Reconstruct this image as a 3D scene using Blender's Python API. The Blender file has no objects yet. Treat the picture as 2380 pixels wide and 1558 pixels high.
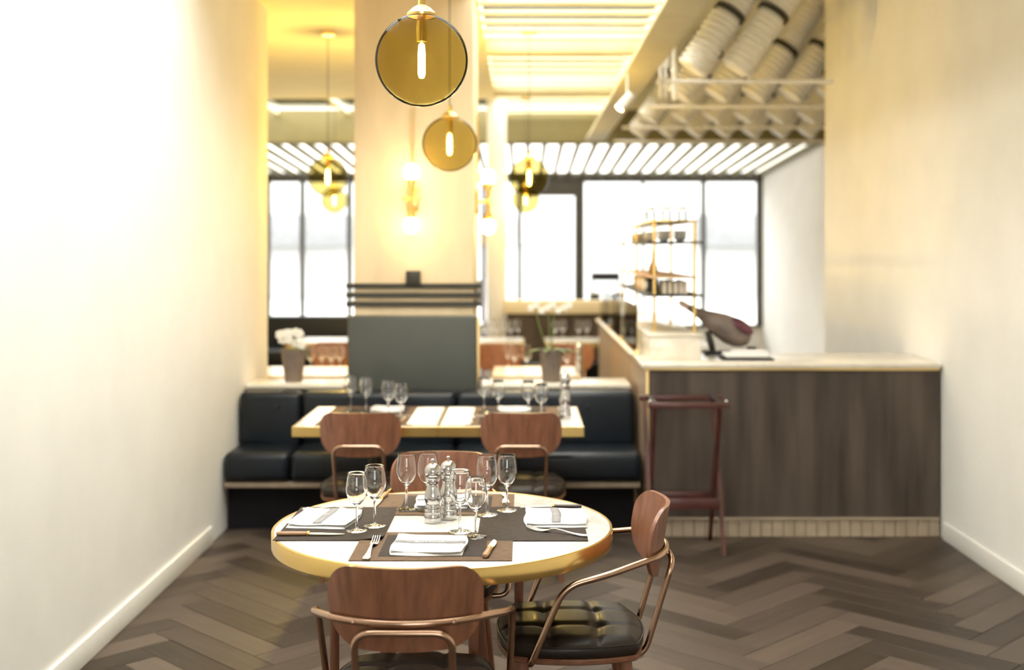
import bpy, bmesh, math, random
from mathutils import Vector, Matrix
random.seed(7)
PI = math.pi
S = bpy.context.scene
C = S.collection

# ------------------------------------------------------------------ camera, sky, exposure
F, PX, PY, H = 2780.0, 1215.0, 580.0, 1.65          # focal length in px, principal point, eye height
cd = bpy.data.cameras.new('camera')
cam = bpy.data.objects.new('camera', cd); C.objects.link(cam)
cam.location = (0, 0, H); cam.rotation_euler = (PI/2, 0, 0)
cd.sensor_fit = 'HORIZONTAL'; cd.sensor_width = 36; cd.lens = 36*F/2380
cd.shift_x = -(PX-1190)/2380; cd.shift_y = -(779-PY)/2380
cd.dof.use_dof = True; cd.dof.focus_distance = 3.72; cd.dof.aperture_fstop = 1.6
cd.clip_start = .05; cd.clip_end = 200
S.camera = cam

w = bpy.data.worlds.new('sky'); S.world = w; w.use_nodes = True
bg = w.node_tree.nodes['Background']
bg.inputs[0].default_value = (1.0, .985, .96, 1); bg.inputs[1].default_value = 6.5

S.view_settings.view_transform = 'Standard'; S.view_settings.look = 'None'
S.view_settings.exposure = 0.5; S.view_settings.gamma = 1; S.view_settings.use_curve_mapping = False
S.cycles.use_denoising = True
S.cycles.max_bounces = 14; S.cycles.transmission_bounces = 12; S.cycles.diffuse_bounces = 5
S.cycles.glossy_bounces = 5; S.cycles.transparent_max_bounces = 24
S.cycles.sample_clamp_indirect = 30; S.cycles.caustics_reflective = False; S.cycles.caustics_refractive = False

# ------------------------------------------------------------------ materials
M = {}
def _new(name):
    m = bpy.data.materials.new(name); m.use_nodes = True
    nt = m.node_tree; M[name] = m
    return m, nt, nt.nodes['Principled BSDF']
def mat(name, col, rough=.5, metal=0, var=.12, scale=6, stretch=(1,1,1), bump=0, bscale=60, coat=0, trans=0, ior=1.45, spec=.5):
    m, nt, b = _new(name)
    tc = nt.nodes.new('ShaderNodeTexCoord'); mp = nt.nodes.new('ShaderNodeMapping')
    mp.inputs['Scale'].default_value = stretch
    nt.links.new(tc.outputs['Object'], mp.inputs[0])
    if var:
        n = nt.nodes.new('ShaderNodeTexNoise'); n.inputs['Scale'].default_value = scale; n.inputs['Detail'].default_value = 5
        nt.links.new(mp.outputs[0], n.inputs['Vector'])
        r = nt.nodes.new('ShaderNodeValToRGB')
        r.color_ramp.elements[0].position = .3; r.color_ramp.elements[1].position = .7
        r.color_ramp.elements[0].color = tuple(c*(1-var) for c in col) + (1,)
        r.color_ramp.elements[1].color = tuple(min(1, c*(1+var)) for c in col) + (1,)
        nt.links.new(n.outputs[0], r.inputs[0]); nt.links.new(r.outputs[0], b.inputs['Base Color'])
    else:
        b.inputs['Base Color'].default_value = tuple(col) + (1,)
    b.inputs['Roughness'].default_value = rough; b.inputs['Metallic'].default_value = metal
    b.inputs['Coat Weight'].default_value = coat; b.inputs['Coat Roughness'].default_value = .15
    b.inputs['Transmission Weight'].default_value = trans; b.inputs['IOR'].default_value = ior
    b.inputs['Specular IOR Level'].default_value = spec
    if bump:
        n2 = nt.nodes.new('ShaderNodeTexNoise'); n2.inputs['Scale'].default_value = bscale; n2.inputs['Detail'].default_value = 4
        nt.links.new(mp.outputs[0], n2.inputs['Vector'])
        bp = nt.nodes.new('ShaderNodeBump'); bp.inputs['Strength'].default_value = bump; bp.inputs['Distance'].default_value = .01
        nt.links.new(n2.outputs[0], bp.inputs['Height']); nt.links.new(bp.outputs[0], b.inputs['Normal'])
    return m
def clear(name, tint, gloss, rough=.02):
    m = bpy.data.materials.new(name); m.use_nodes = True; M[name] = m
    nt = m.node_tree; nt.nodes.clear()
    o = nt.nodes.new('ShaderNodeOutputMaterial'); mx = nt.nodes.new('ShaderNodeMixShader')
    t = nt.nodes.new('ShaderNodeBsdfTransparent'); t.inputs[0].default_value = tuple(tint) + (1,)
    g = nt.nodes.new('ShaderNodeBsdfGlossy'); g.inputs['Roughness'].default_value = rough
    lw = nt.nodes.new('ShaderNodeLayerWeight'); lw.inputs[0].default_value = gloss
    nt.links.new(lw.outputs['Fresnel'], mx.inputs[0]); nt.links.new(t.outputs[0], mx.inputs[1]); nt.links.new(g.outputs[0], mx.inputs[2])
    nt.links.new(mx.outputs[0], o.inputs[0]); return m
def emit(name, col, s):
    m, nt, b = _new(name)
    b.inputs['Base Color'].default_value = tuple(col) + (1,)
    b.inputs['Emission Color'].default_value = tuple(col) + (1,); b.inputs['Emission Strength'].default_value = s
    return m
def plank_mat(name, island):
    m, nt, b = _new(name)
    tc = nt.nodes.new('ShaderNodeTexCoord'); mp = nt.nodes.new('ShaderNodeMapping')
    mp.inputs['Scale'].default_value = (1.2, 1.2, 1.2) if island else (1.5, 16, 16)
    nt.links.new(tc.outputs['Object'], mp.inputs[0])
    if island:
        g = nt.nodes.new('ShaderNodeNewGeometry'); rnd = g.outputs['Random Per Island']
    else:
        g = nt.nodes.new('ShaderNodeObjectInfo'); rnd = g.outputs['Random']
    n = nt.nodes.new('ShaderNodeTexNoise'); n.noise_dimensions = '4D'; n.inputs['Scale'].default_value = 2.2; n.inputs['Detail'].default_value = 6
    nt.links.new(mp.outputs[0], n.inputs['Vector'])
    mul = nt.nodes.new('ShaderNodeMath'); mul.operation = 'MULTIPLY'; mul.inputs[1].default_value = 40
    nt.links.new(rnd, mul.inputs[0]); nt.links.new(mul.outputs[0], n.inputs['W'])
    a = nt.nodes.new('ShaderNodeMath'); a.operation = 'MULTIPLY_ADD'; a.inputs[1].default_value = .62; 
    nt.links.new(rnd, a.inputs[0])
    s = nt.nodes.new('ShaderNodeMath'); s.operation = 'MULTIPLY'; s.inputs[1].default_value = .45
    nt.links.new(n.outputs[0], s.inputs[0]); nt.links.new(s.outputs[0], a.inputs[2])
    r = nt.nodes.new('ShaderNodeValToRGB')
    r.color_ramp.elements[0].position = .12; r.color_ramp.elements[0].color = (.022, .0145, .011, 1)
    r.color_ramp.elements[1].position = .9; r.color_ramp.elements[1].color = (.125, .093, .071, 1)
    nt.links.new(a.outputs[0], r.inputs[0]); nt.links.new(r.outputs[0], b.inputs['Base Color'])
    b.inputs['Roughness'].default_value = .45; b.inputs['Specular IOR Level'].default_value = .28
    bp = nt.nodes.new('ShaderNodeBump'); bp.inputs['Strength'].default_value = .25; bp.inputs['Distance'].default_value = .004
    nt.links.new(n.outputs[0], bp.inputs['Height']); nt.links.new(bp.outputs[0], b.inputs['Normal'])
    return m
def marble(name, base, vein):
    m, nt, b = _new(name)
    tc = nt.nodes.new('ShaderNodeTexCoord')
    n = nt.nodes.new('ShaderNodeTexNoise'); n.inputs['Scale'].default_value = 3.2; n.inputs['Detail'].default_value = 8; n.inputs['Distortion'].default_value = 1.4
    nt.links.new(tc.outputs['Object'], n.inputs['Vector'])
    r = nt.nodes.new('ShaderNodeValToRGB'); e = r.color_ramp.elements
    e[0].position = .44; e[0].color = base + (1,); e[1].position = .56; e[1].color = base + (1,)
    k = e.new(.5); k.color = vein + (1,)
    nt.links.new(n.outputs[0], r.inputs[0]); nt.links.new(r.outputs[0], b.inputs['Base Color'])
    b.inputs['Roughness'].default_value = .16
    return m

plank_mat('plank', False); plank_mat('plank_far', True)
marble('marble', (.78, .75, .70), (.62, .59, .54))
marble('counter_stone', (.80, .74, .64), (.74, .67, .56))
mat('plaster', (.84, .82, .785), .85, var=.03, scale=3, bump=.05)
mat('ceiling_flare_yellow', (.88, .80, .56), .9, var=.02)  # cream ceiling with the yellow of the lens flare put into its colour
mat('beam_paint', (.60, .53, .34), .8, var=.05)
mat('beam_olive', (.21, .175, .075), .8, var=.05)
mat('rafter_olive', (.16, .14, .07), .8, var=.05)
mat('column_plaster', (.72, .585, .40), .8, var=.10, scale=2.6, stretch=(2.2, 2.2, .6), bump=.15, bscale=14)
mat('screed', (.10, .075, .058), .5, var=.2)
mat('brass', (.86, .60, .22), .24, 1, var=.05, scale=10)
mat('brass_satin', (.83, .62, .30), .36, 1, var=.05)
mat('copper_tube', (.52, .335, .235), .24, 1, var=.06)
mat('walnut', (.245, .100, .057), .38, var=.28, scale=5, stretch=(9, 9, 1.0), coat=.25)
mat('walnut_leg', (.20, .082, .045), .42, var=.2, scale=5, stretch=(9, 9, 1))
mat('leather_black', (.022, .0145, .0105), .44, var=.2, bump=.06, bscale=160, coat=.05, spec=.35)
mat('leather_navy', (.004, .0075, .013), .38, spec=.4, var=.25, scale=4, bump=.06, bscale=120, coat=.15)
mat('pad_grey', (.066, .070, .064), .48, var=.12, scale=2, bump=.03)
mat('dark_metal', (.045, .042, .034), .45, .3, var=.1)
mat('frame_metal', (.075, .068, .055), .5, .2, var=.1)
mat('mat_dark', (.052, .040, .035), .8, spec=.2, var=.15, scale=40, bump=.15, bscale=300)
mat('mat_brown', (.150, .094, .060), .75, spec=.2, var=.12, scale=40, bump=.15, bscale=300)
mat('linen', (.80, .79, .78), .9, var=.03, bump=.12, bscale=220)
mat('linen_band', (.30, .285, .29), .9, var=.1, scale=60, bump=.1, bscale=250)
mat('linen_print', (.66, .65, .65), .9, var=0)
mat('steel', (.60, .585, .58), .17, 1, var=.06, scale=30, stretch=(1, 1, .05))
mat('cutlery_steel', (.84, .84, .86), .36, 1, var=.03)
mat('handle_wood', (.36, .20, .11), .4, var=.2, stretch=(1, 8, 8))
mat('handle_dark', (.075, .050, .042), .35, var=.2)
mat('glass', (1, 1, 1), .0, var=0, trans=1, ior=1.46)
clear('pane', (.96, .98, .97), .08)
clear('smoked', (.70, .635, .36), .05, .03)
def frosted(name):
    m = bpy.data.materials.new(name); m.use_nodes = True; M[name] = m
    nt = m.node_tree; nt.nodes.clear()
    o = nt.nodes.new('ShaderNodeOutputMaterial'); mx = nt.nodes.new('ShaderNodeMixShader'); mx.inputs[0].default_value = .92
    t = nt.nodes.new('ShaderNodeBsdfTransparent'); g = nt.nodes.new('ShaderNodeBsdfTranslucent'); g.inputs[0].default_value = (.62, .61, .58, 1)
    nt.links.new(t.outputs[0], mx.inputs[1]); nt.links.new(g.outputs[0], mx.inputs[2]); nt.links.new(mx.outputs[0], o.inputs[0])
frosted('frosted')
clear('jar_glass', (.90, .91, .90), .30)
emit('bulb', (1.0, .66, .24), 22)
emit('sconce_bulb', (1.0, .68, .30), 12)
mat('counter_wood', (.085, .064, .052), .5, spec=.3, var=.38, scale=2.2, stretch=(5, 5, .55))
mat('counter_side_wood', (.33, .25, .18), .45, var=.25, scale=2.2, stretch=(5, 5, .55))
mat('tile', (.46, .37, .27), .35, var=.12, scale=9)
mat('mahogany', (.080, .026, .021), .36, var=.25, scale=4, stretch=(2, 2, 2), coat=.2)
mat('pot_clay', (.20, .155, .13), .7, var=.2, scale=8)
mat('leaf', (.055, .12, .028), .45, var=.3)
mat('stem_green', (.16, .22, .06), .5, var=.2)
mat('petal', (.85, .83, .77), .7, var=.04)
mat('soil', (.05, .033, .02), .95, var=.3)
mat('duct', (.80, .77, .70), .55, var=.05)
mat('duct_dark', (.05, .045, .035), .8, var=.1)
mat('white_paint', (.86, .84, .80), .6, var=.02)
mat('sign_gold', (.60, .47, .20), .6, var=0)
mat('ham_skin', (.20, .155, .13), .42, var=.3, scale=9, bump=.2, bscale=20)
mat('ham_meat', (.10, .028, .045), .35, var=.4, scale=16)
mat('ham_fat', (.75, .56, .44), .5, var=.1)
mat('plinth_black', (.010, .009, .011), .7, var=.1, spec=.2)
mat('book_dark', (.032, .030, .034), .6, var=.2)
mat('book_blue', (.22, .26, .48), .6, var=.1)
mat('book_cream', (.70, .60, .46), .7, var=.1)
mat('board_wood', (.60, .40, .24), .5, var=.15, stretch=(1, 8, 8))
mat('bottle_glass', (.34, .19, .07), .15, var=.1)
mat('street', (.42, .415, .41), .9, var=.05)
mat('facade', (.42, .415, .41), .9, var=.03)
mat('awning_grey', (.16, .16, .165), .9, var=.1)
mat('blue_panel', (.25, .27, .42), .6, var=.08)
mat('cream_shade', (.80, .68, .46), .7, var=.05)

# ------------------------------------------------------------------ mesh helpers
def link(name, me, m=None, parent=None):
    o = bpy.data.objects.new(name, me); C.objects.link(o)
    if m and me is not None and not me.materials: me.materials.append(M[m])
    if parent: o.parent = parent
    return o
def tomesh(bm, name, smooth=True, ang=35):
    me = bpy.data.meshes.new(name)
    bmesh.ops.recalc_face_normals(bm, faces=bm.faces[:])
    bm.to_mesh(me); bm.free()
    if smooth:
        me.polygons.foreach_set('use_smooth', [True]*len(me.polygons))
        me.set_sharp_from_angle(angle=math.radians(ang))
    me.update(); return me
def bm_box(bm, c, s, bev=0, seg=2, rot=None):
    r = bmesh.ops.create_cube(bm, size=1); vs = r['verts']
    for v in vs: v.co = Vector((v.co.x*s[0], v.co.y*s[1], v.co.z*s[2]))
    if bev:
        es = list({e for v in vs for e in v.link_edges})
        rr = bmesh.ops.bevel(bm, geom=es, offset=bev, segments=seg, affect='EDGES', profile=.5)
        vs = list({v for f in rr['faces'] for v in f.verts} | {v for v in vs if v.is_valid})
    mtx = Matrix.Translation(c)
    if rot: mtx = mtx @ rot.to_matrix().to_4x4() if hasattr(rot, 'to_matrix') else mtx @ rot
    for v in vs: v.co = mtx @ v.co
def box(name, c, s, m, parent=None, bev=0, seg=2, rot=None):
    bm = bmesh.new(); bm_box(bm, c, s, bev, seg, rot)
    return link(name, tomesh(bm, name), m, parent)
def bx(name, x0, x1, y0, y1, z0, z1, m, parent=None, bev=0, seg=2):
    return box(name, ((x0+x1)/2, (y0+y1)/2, (z0+z1)/2), (x1-x0, y1-y0, z1-z0), m, parent, bev, seg)
def bm_lathe(bm, prof, n=28, closed=False, c=(0,0,0)):
    rings = []
    for r, z in prof:
        if r < 1e-6: rings.append([bm.verts.new((c[0], c[1], c[2]+z))])
        else: rings.append([bm.verts.new((c[0]+r*math.cos(2*PI*k/n), c[1]+r*math.sin(2*PI*k/n), c[2]+z)) for k in range(n)])
    pairs = list(zip(rings, rings[1:])) + ([(rings[-1], rings[0])] if closed else [])
    for a, b in pairs:
        if len(a) == 1 and len(b) == 1: continue
        for k in range(n):
            k2 = (k+1) % n
            if len(a) == 1: bm.faces.new((a[0], b[k], b[k2]))
            elif len(b) == 1: bm.faces.new((a[k], a[k2], b[0]))
            else: bm.faces.new((a[k], a[k2], b[k2], b[k]))
def lathe(name, prof, m, parent=None, n=28, closed=False, ang=50):
    bm = bmesh.new(); bm_lathe(bm, prof, n, closed)
    return link(name, tomesh(bm, name, ang=ang), m, parent)
def fillet(pts, r, n=7):
    pts = [Vector(p) for p in pts]
    if r <= 0 or len(pts) < 3: return pts
    out = [pts[0]]
    for a, b, c in zip(pts, pts[1:], pts[2:]):
        u = (a-b); v = (c-b); d = min(r, u.length*.48, v.length*.48)
        p = b+u.normalized()*d; q = b+v.normalized()*d
        for i in range(n+1):
            t = i/n; out.append(p*(1-t)**2 + b*2*t*(1-t) + q*t*t)
    out.append(pts[-1]); return out
def bm_tube(bm, pts, r, n=10, radii=None):
    pts = [Vector(p) for p in pts]; N = len(pts)
    T = [(pts[min(i+1, N-1)]-pts[max(i-1, 0)]).normalized() for i in range(N)]
    up = Vector((0,0,1)) if abs(T[0].z) < .9 else Vector((1,0,0))
    nx = T[0].cross(up).normalized(); rings = []
    for i in range(N):
        nx = (nx - T[i]*nx.dot(T[i])).normalized(); ny = T[i].cross(nx)
        rr = radii[i] if radii else r
        rings.append([bm.verts.new(pts[i] + (nx*math.cos(2*PI*k/n)+ny*math.sin(2*PI*k/n))*rr) for k in range(n)])
    for a, b in zip(rings, rings[1:]):
        for k in range(n): bm.faces.new((a[k], a[(k+1)%n], b[(k+1)%n], b[k]))
    bm.faces.new(rings[0][::-1]); bm.faces.new(rings[-1])
def tube(name, pts, r, m, parent=None, fil=0, n=10, radii=None):
    bm = bmesh.new(); bm_tube(bm, fillet(pts, fil), r, n, radii)
    return link(name, tomesh(bm, name, ang=50), m, parent)
def strip(bm, st, th):
    # st: list of (x along, centre y, half width, z); thickness th
    top = []; bot = []
    for x, yc, h, z in st:
        top.append((bm.verts.new((x, yc-h, z+th)), bm.verts.new((x, yc+h, z+th))))
        bot.append((bm.verts.new((x, yc-h, z)), bm.verts.new((x, yc+h, z))))
    for i in range(len(st)-1):
        bm.faces.new((top[i][0], top[i+1][0], top[i+1][1], top[i][1]))
        bm.faces.new((bot[i][0], bot[i][1], bot[i+1][1], bot[i+1][0]))
        bm.faces.new((top[i][0], bot[i][0], bot[i+1][0], top[i+1][0]))
        bm.faces.new((top[i][1], top[i+1][1], bot[i+1][1], bot[i][1]))
    for e in (0, -1):
        bm.faces.new((top[e][0], top[e][1], bot[e][1], bot[e][0]))
def empty(name, loc=(0,0,0), rz=0, label=None, cat=None, group=None):
    o = bpy.data.objects.new(name, None); C.objects.link(o); o.empty_display_size = .05
    o.location = loc; o.rotation_euler = (0, 0, rz)
    tag(o, label, cat, group); return o
def tag(o, label=None, cat=None, group=None, kind=None):
    if label: o['label'] = label
    if cat: o['category'] = cat
    if group: o['group'] = group
    if kind: o['kind'] = kind
    return o
def struct(o, label=None): return tag(o, label, kind='structure')
def dup(root, loc, rz, label, group=None):
    r = root.copy(); C.objects.link(r); r.location = loc; r.rotation_euler = (0, 0, rz); r['label'] = label
    if group: r['group'] = group
    def kids(o, p):
        for ch in list(o.children):
            c = ch.copy(); C.objects.link(c); c.parent = p; kids(ch, c)
    kids(root, r); return r
def onp(px, py, z):                      # point of the horizontal plane z seen at a picture position
    Y = (H-z)*F/(py-PY); return ((px-PX)/F*Y, Y, z)
def at(px, py, Y): return ((px-PX)/F*Y, Y, H-(py-PY)/F*Y)
def text_mesh(s, size, ext=.0006):
    cu = bpy.data.curves.new('lettering', 'FONT'); cu.body = s; cu.size = size; cu.extrude = ext
    cu.align_x = 'CENTER'; cu.align_y = 'CENTER'
    o = bpy.data.objects.new('lettering', cu); C.objects.link(o)
    dg = bpy.context.evaluated_depsgraph_get()
    me = bpy.data.meshes.new_from_object(o.evaluated_get(dg))
    bpy.data.objects.remove(o); return me

# ------------------------------------------------------------------ room shell
ZC = 3.3
YB = 19.0
floor = struct(bx('floor', -4.3, 4.0, -2.2, YB+.2, -.06, -.012, 'screed'))
# herringbone planks
PL, PW = .70, .14
bmp = bmesh.new(); bm_box(bmp, (0, 0, -.006), (PL-.003, PW-.003, .012), .0012, 1); pm = tomesh(bmp, 'plank')
pm.materials.append(M['plank'])
far = bmesh.new()
def herring():
    # unit cells of a classic herringbone turned 45 degrees
    c45 = math.cos(PI/4); out = []
    k = int(PL/PW)
    for i in range(-160, 160):
        for j in range(-14, 15):
            # horizontal plank
            x = i*PW + j*2*PL*0 ; y = i*PW + j*2*PL
            out.append((x+PL/2, y+PW/2, 0))
            out.append((x+PL+PW/2 - PL*0, y+PW/2 - PL + PL/2 + PW/2 , 1)) if False else out.append((x-PW/2+PW, y+PW+PL/2, 1))
    return out
seen = set()
for u, v, d in herring():
    X = (u-v)*math.cos(PI/4); Y = (u+v)*math.sin(PI/4)
    Y = Y  # plan position after turning 45 degrees
    if not (-4.4 < X < 4.1 and -2.3 < Y-0 < YB+.3): continue
    key = (round(X, 3), round(Y, 3), d)
    if key in seen: continue
    seen.add(key)
    if not (-4.2 < X < 3.9 and -2.1 < Y < YB): continue
    rz = PI/4 if d == 0 else PI/4+PI/2
    if -1.6 < X < 1.75 and 4.35 < Y < 6.95:
        o = bpy.data.objects.new('plank', pm); C.objects.link(o); o.parent = floor
        o.location = (X, Y, random.uniform(-.0006, .0006)); o.rotation_euler = (0, 0, rz + (PI if random.random() < .5 else 0))
    else:
        dx, dy = math.cos(rz), math.sin(rz); a, b = (PL-.003)/2, (PW-.003)/2
        far.faces.new([far.verts.new((X+dx*s*a-dy*t*b, Y+dy*s*a+dx*t*b, 0)) for s, t in ((-1,-1),(1,-1),(1,1),(-1,1))])
        # edges of the plank
o = link('planks_beyond', tomesh(far, 'planks_beyond', False), 'plank_far', floor); o['kind'] = 'stuff'

XL, XR = -1.75, 2.4                      # dining bay side walls
YL, YR = 8.2, 9.5                        # where the bay widens
XLF, XRF = -4.1, 3.8
struct(bx('wall_left', XL-.15, XL, -2.0, YL, 0, ZC, 'plaster'))
struct(bx('wall_left_return', XLF, XL-.15, YL-.15, YL, 0, ZC, 'plaster'))
struct(bx('wall_left_far', XLF-.15, XLF, YL-.15, YB+.15, 0, ZC, 'plaster'))
struct(bx('wall_right', XR, XR+.15, -2.0, YR, 0, 3.8, 'plaster'))
struct(bx('wall_right_return', XR+.15, XRF, YR-.15, YR, 0, 3.8, 'plaster'))
struct(bx('wall_right_far', XRF, XRF+.15, YR-.15, YB+.15, 0, 3.8, 'plaster'))
struct(bx('baseboard_left', XL, XL+.015, -2.0, 6.7, 0, .10, 'white_paint', bev=.003))
struct(bx('baseboard_right', XR-.015, XR, -2.0, 6.80, 0, .10, 'white_paint', bev=.003))
# unseen wall behind the viewer, closed down to one window to cut front light
struct(bx('wall_front', XL-.15, -.7, -2.15, -2.0, 0, ZC, 'plaster'))
struct(bx('wall_front_side', 1.3, XR+.15, -2.15, -2.0, 0, 3.8, 'plaster'))
struct(bx('wall_front_head', -.7, 1.3, -2.15, -2.0, 2.35, ZC, 'plaster'))
struct(bx('wall_front_sill', -.7, 1.3, -2.15, -2.0, 0, .9, 'plaster'))
wd = struct(empty('window_1', (0, -2.08, 0)))
for x in (-.67, .3, 1.27): bx('window_frame', x-.03, x+.03, -.04, .04, .9, 2.35, 'frame_metal', wd)
for a, b in ((-.64, .27), (.33, 1.24)): bx('pane', a, b, -.006, .006, .9, 2.35, 'pane', wd)

# ceiling: plaster on the left, roof lights over the aisle, open service zone on the right
XS0, XS1 = -.30, .97                     # roof light strip
Y0S = 13.1                               # far roof light band
struct(bx('ceiling', XL-.2, XS0, 6.2, YL-.1, ZC, ZC+.12, 'ceiling_flare_yellow'))
struct(bx('ceiling_entrance', XL-.2, XS0, -2.1, 2.5, ZC, ZC+.12, 'ceiling_flare_yellow'))
struct(bx('ceiling_edge', XL-.2, -1.55, 2.5, 6.2, ZC, ZC+.12, 'ceiling_flare_yellow'))
rl = struct(empty('window_15', (0, 0, ZC)), 'added unseen roof light brightening the round table')  # out of view, added to throw more light on the round table
for x in (-1.53, -.92, XS0-.02): bx('window_frame', x-.02, x+.02, 2.5, 6.2, .0, .10, 'ceiling_flare_yellow', rl)
bx('pane', -1.55, XS0-.001, 2.505, 6.195, .102, .112, 'pane', rl)
struct(bx('ceiling_far', XLF-.1, XS0, YL-.1, Y0S, ZC, ZC+.12, 'ceiling_flare_yellow'))
struct(bx('ceiling_front', XS0, XS1, -2.1, 2.5, ZC, ZC+.12, 'ceiling_flare_yellow'))
struct(bx('ceiling_service', XS1, XRF+.15, -2.1, 14.9, 3.8, 3.9, 'ceiling_flare_yellow'))
struct(bx('wall_service_back', XS1, XRF+.15, 14.62, 14.70, 3.361, 3.8, 'ceiling_flare_yellow'))
struct(bx('wall_service', XS1, XS1+.03, -2.1, 14.6, ZC-.02, 3.8, 'ceiling_flare_yellow'))
sky_l = struct(empty('window_2', (0, 0, ZC)), 'slatted roof light over the aisle between ceiling and service zone')
y = 2.6
while y < 14.5:
    if all(abs(y-b) > .16 for b in (4.4, 7.02, 9.66, 12.3)):
        bx('slat', XS0, XS1, y-.05, y+.05, .0, .018, 'ceiling_flare_yellow', sky_l)
    y += .34
for a, b in ((2.5, 6.0), (6.0, 9.66), (9.66, 12.3), (12.3, 14.6)): bx('pane', XS0, XS1, a+.01, b-.01, .10, .112, 'pane', sky_l)
sky_f = struct(empty('window_3', (0, 0, ZC)), 'roof light band behind the column left of the aisle')
for x in (XLF+.02, -3.0, -2.14, -1.2, XS0-.02): bx('window_frame', x-.02, x+.02, Y0S, 14.6, .0, .06, 'ceiling_flare_yellow', sky_f)
bx('pane', XLF, XS0-.045, Y0S+.01, 14.59, .065, .075, 'pane', sky_f)
for i, yb in enumerate((4.4, 7.02, 9.66, 12.3)):
    tag(bx('roof_beam', XS0+.005, XS1-.005, yb-.09, yb+.09, ZC-.075, ZC+.095, 'beam_paint', bev=.004),
        ['cream roof beam above the round table', 'cream roof beam just in front of the column', 'nearer pale cross beam visible under the slatted roof light', 'farther pale cross beam visible under the slatted roof light'][i], 'beam', 'roof light beams')
tag(bx('main_beam', XLF, XRF, 14.62, 14.95, 2.96, 3.36, 'beam_olive', bev=.006), 'deep olive cream beam spanning the whole room before the glazed roof', 'beam')
# floating soffit panel running in depth
sof = empty('soffit_panel', (0, 0, 0), label='long pale suspended ceiling panel beside the duct tubes', cat='panel')
bx('panel', .765, .99, 4.0, 14.55, 2.965, 3.0, 'beam_paint', sof, bev=.004)
for y in (5.2, 8.0, 11.0, 13.8): tube('hanger_rod', [(.94, y, 2.998), (.94, y, 3.80)], .006, 'white_paint', sof, n=6)

# sloping glazed roof of the rear extension
gr = struct(empty('ceiling_glazed', (0, 0, 0)), 'glazed lean-to roof with close rafters behind the main beam')
zr0, zr1 = 2.99, 2.80
nr = 37
for i in range(nr):
    x = XLF + .04 + (XRF-XLF-.08)*i/(nr-1)
    bm = bmesh.new()
    q = [bm.verts.new((x+sx, yy, zz)) for sx in (-.030, .030) for yy, zz in ((14.97, zr0+.01), (YB, zr1+.01), (YB, zr1+.07), (14.97, zr0+.07))]
    for f in ((0,1,2,3), (4,5,6,7), (0,1,5,4), (1,2,6,5), (2,3,7,6), (3,0,4,7)): bm.faces.new([q[k] for k in f])
    link('rafter', tomesh(bm, 'rafter', False), 'rafter_olive', gr)
bm = bmesh.new()
q = [bm.verts.new(p) for p in ((XLF, 14.97, zr0+.075), (XRF, 14.97, zr0+.075), (XRF, YB, zr1+.075), (XLF, YB, zr1+.075), (XLF, 14.97, zr0+.085), (XRF, 14.97, zr0+.085), (XRF, YB, zr1+.085), (XLF, YB, zr1+.085))]
for f in ((0,1,2,3), (4,5,6,7), (0,1,5,4), (1,2,6,5), (2,3,7,6), (3,0,4,7)): bm.faces.new([q[k] for k in f])
link('pane', tomesh(bm, 'pane', False), 'frosted', gr)

# rear window wall
struct(bx('wall_back', XLF, XRF, YB, YB+.15, 0, .42, 'white_paint'))
struct(bx('trim_1', XLF, XRF, YB-.05, YB+.12, 2.72, 2.87, 'frame_metal', bev=.004), 'dark head rail above the rear windows')
ml = [(-4.06, .05), (-3.5, .035), (-2.75, .035), (-2.0, .035), (-1.25, .035), (-.62, .035), (-.05, .035), (.90, .075), (1.91, .022), (2.87, .035), (3.76, .05)]
for i in range(len(ml)-1):
    (a, ha), (b, hb) = ml[i], ml[i+1]
    wn = struct(empty('window_%d' % (i+4), (0, YB, 0)))
    bx('window_frame', a-ha, a+ha, -.04, .06, .42, 2.72, 'frame_metal', wn)
    if i == len(ml)-2: bx('window_frame', b-hb, b+hb, -.04, .06, .42, 2.72, 'frame_metal', wn)
    bx('sill', a+ha, b-hb, -.05, .06, .42, .46, 'frame_metal', wn)
    if i == 6: bx('transom', a+ha, b-hb, -.06, .06, 2.50, 2.72, 'frame_metal', wn)
    bx('pane', a+ha, b-hb, .0, .012, .46, 2.72 if i != 6 else 2.50, 'pane', wn)
# street outside
struct(bx('ground_street', -45, 45, YB+.15, 60, -.2, -.05, 'street'))
fa = empty('street_building', (0, 42, 0), label='pale building across the street seen through the rear windows', cat='building')
bx('wall', -40, 40, 0, 1.0, -.05, 9.5, 'facade', fa)
bx('awning', -40, -6.0, -.9, -.02, 1.75, 2.85, 'awning_grey', fa, bev=.02)
bx('awning', 6.1, 40, -.9, -.02, 1.75, 2.85, 'awning_grey', fa, bev=.02)
for i in range(9):
    x = -3.8+i*.45
    bx('shutter', x, x+.30, -.1, -.005, 1.8, 2.75, 'board_wood' if 3 < i < 8 else 'street', fa)
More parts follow.
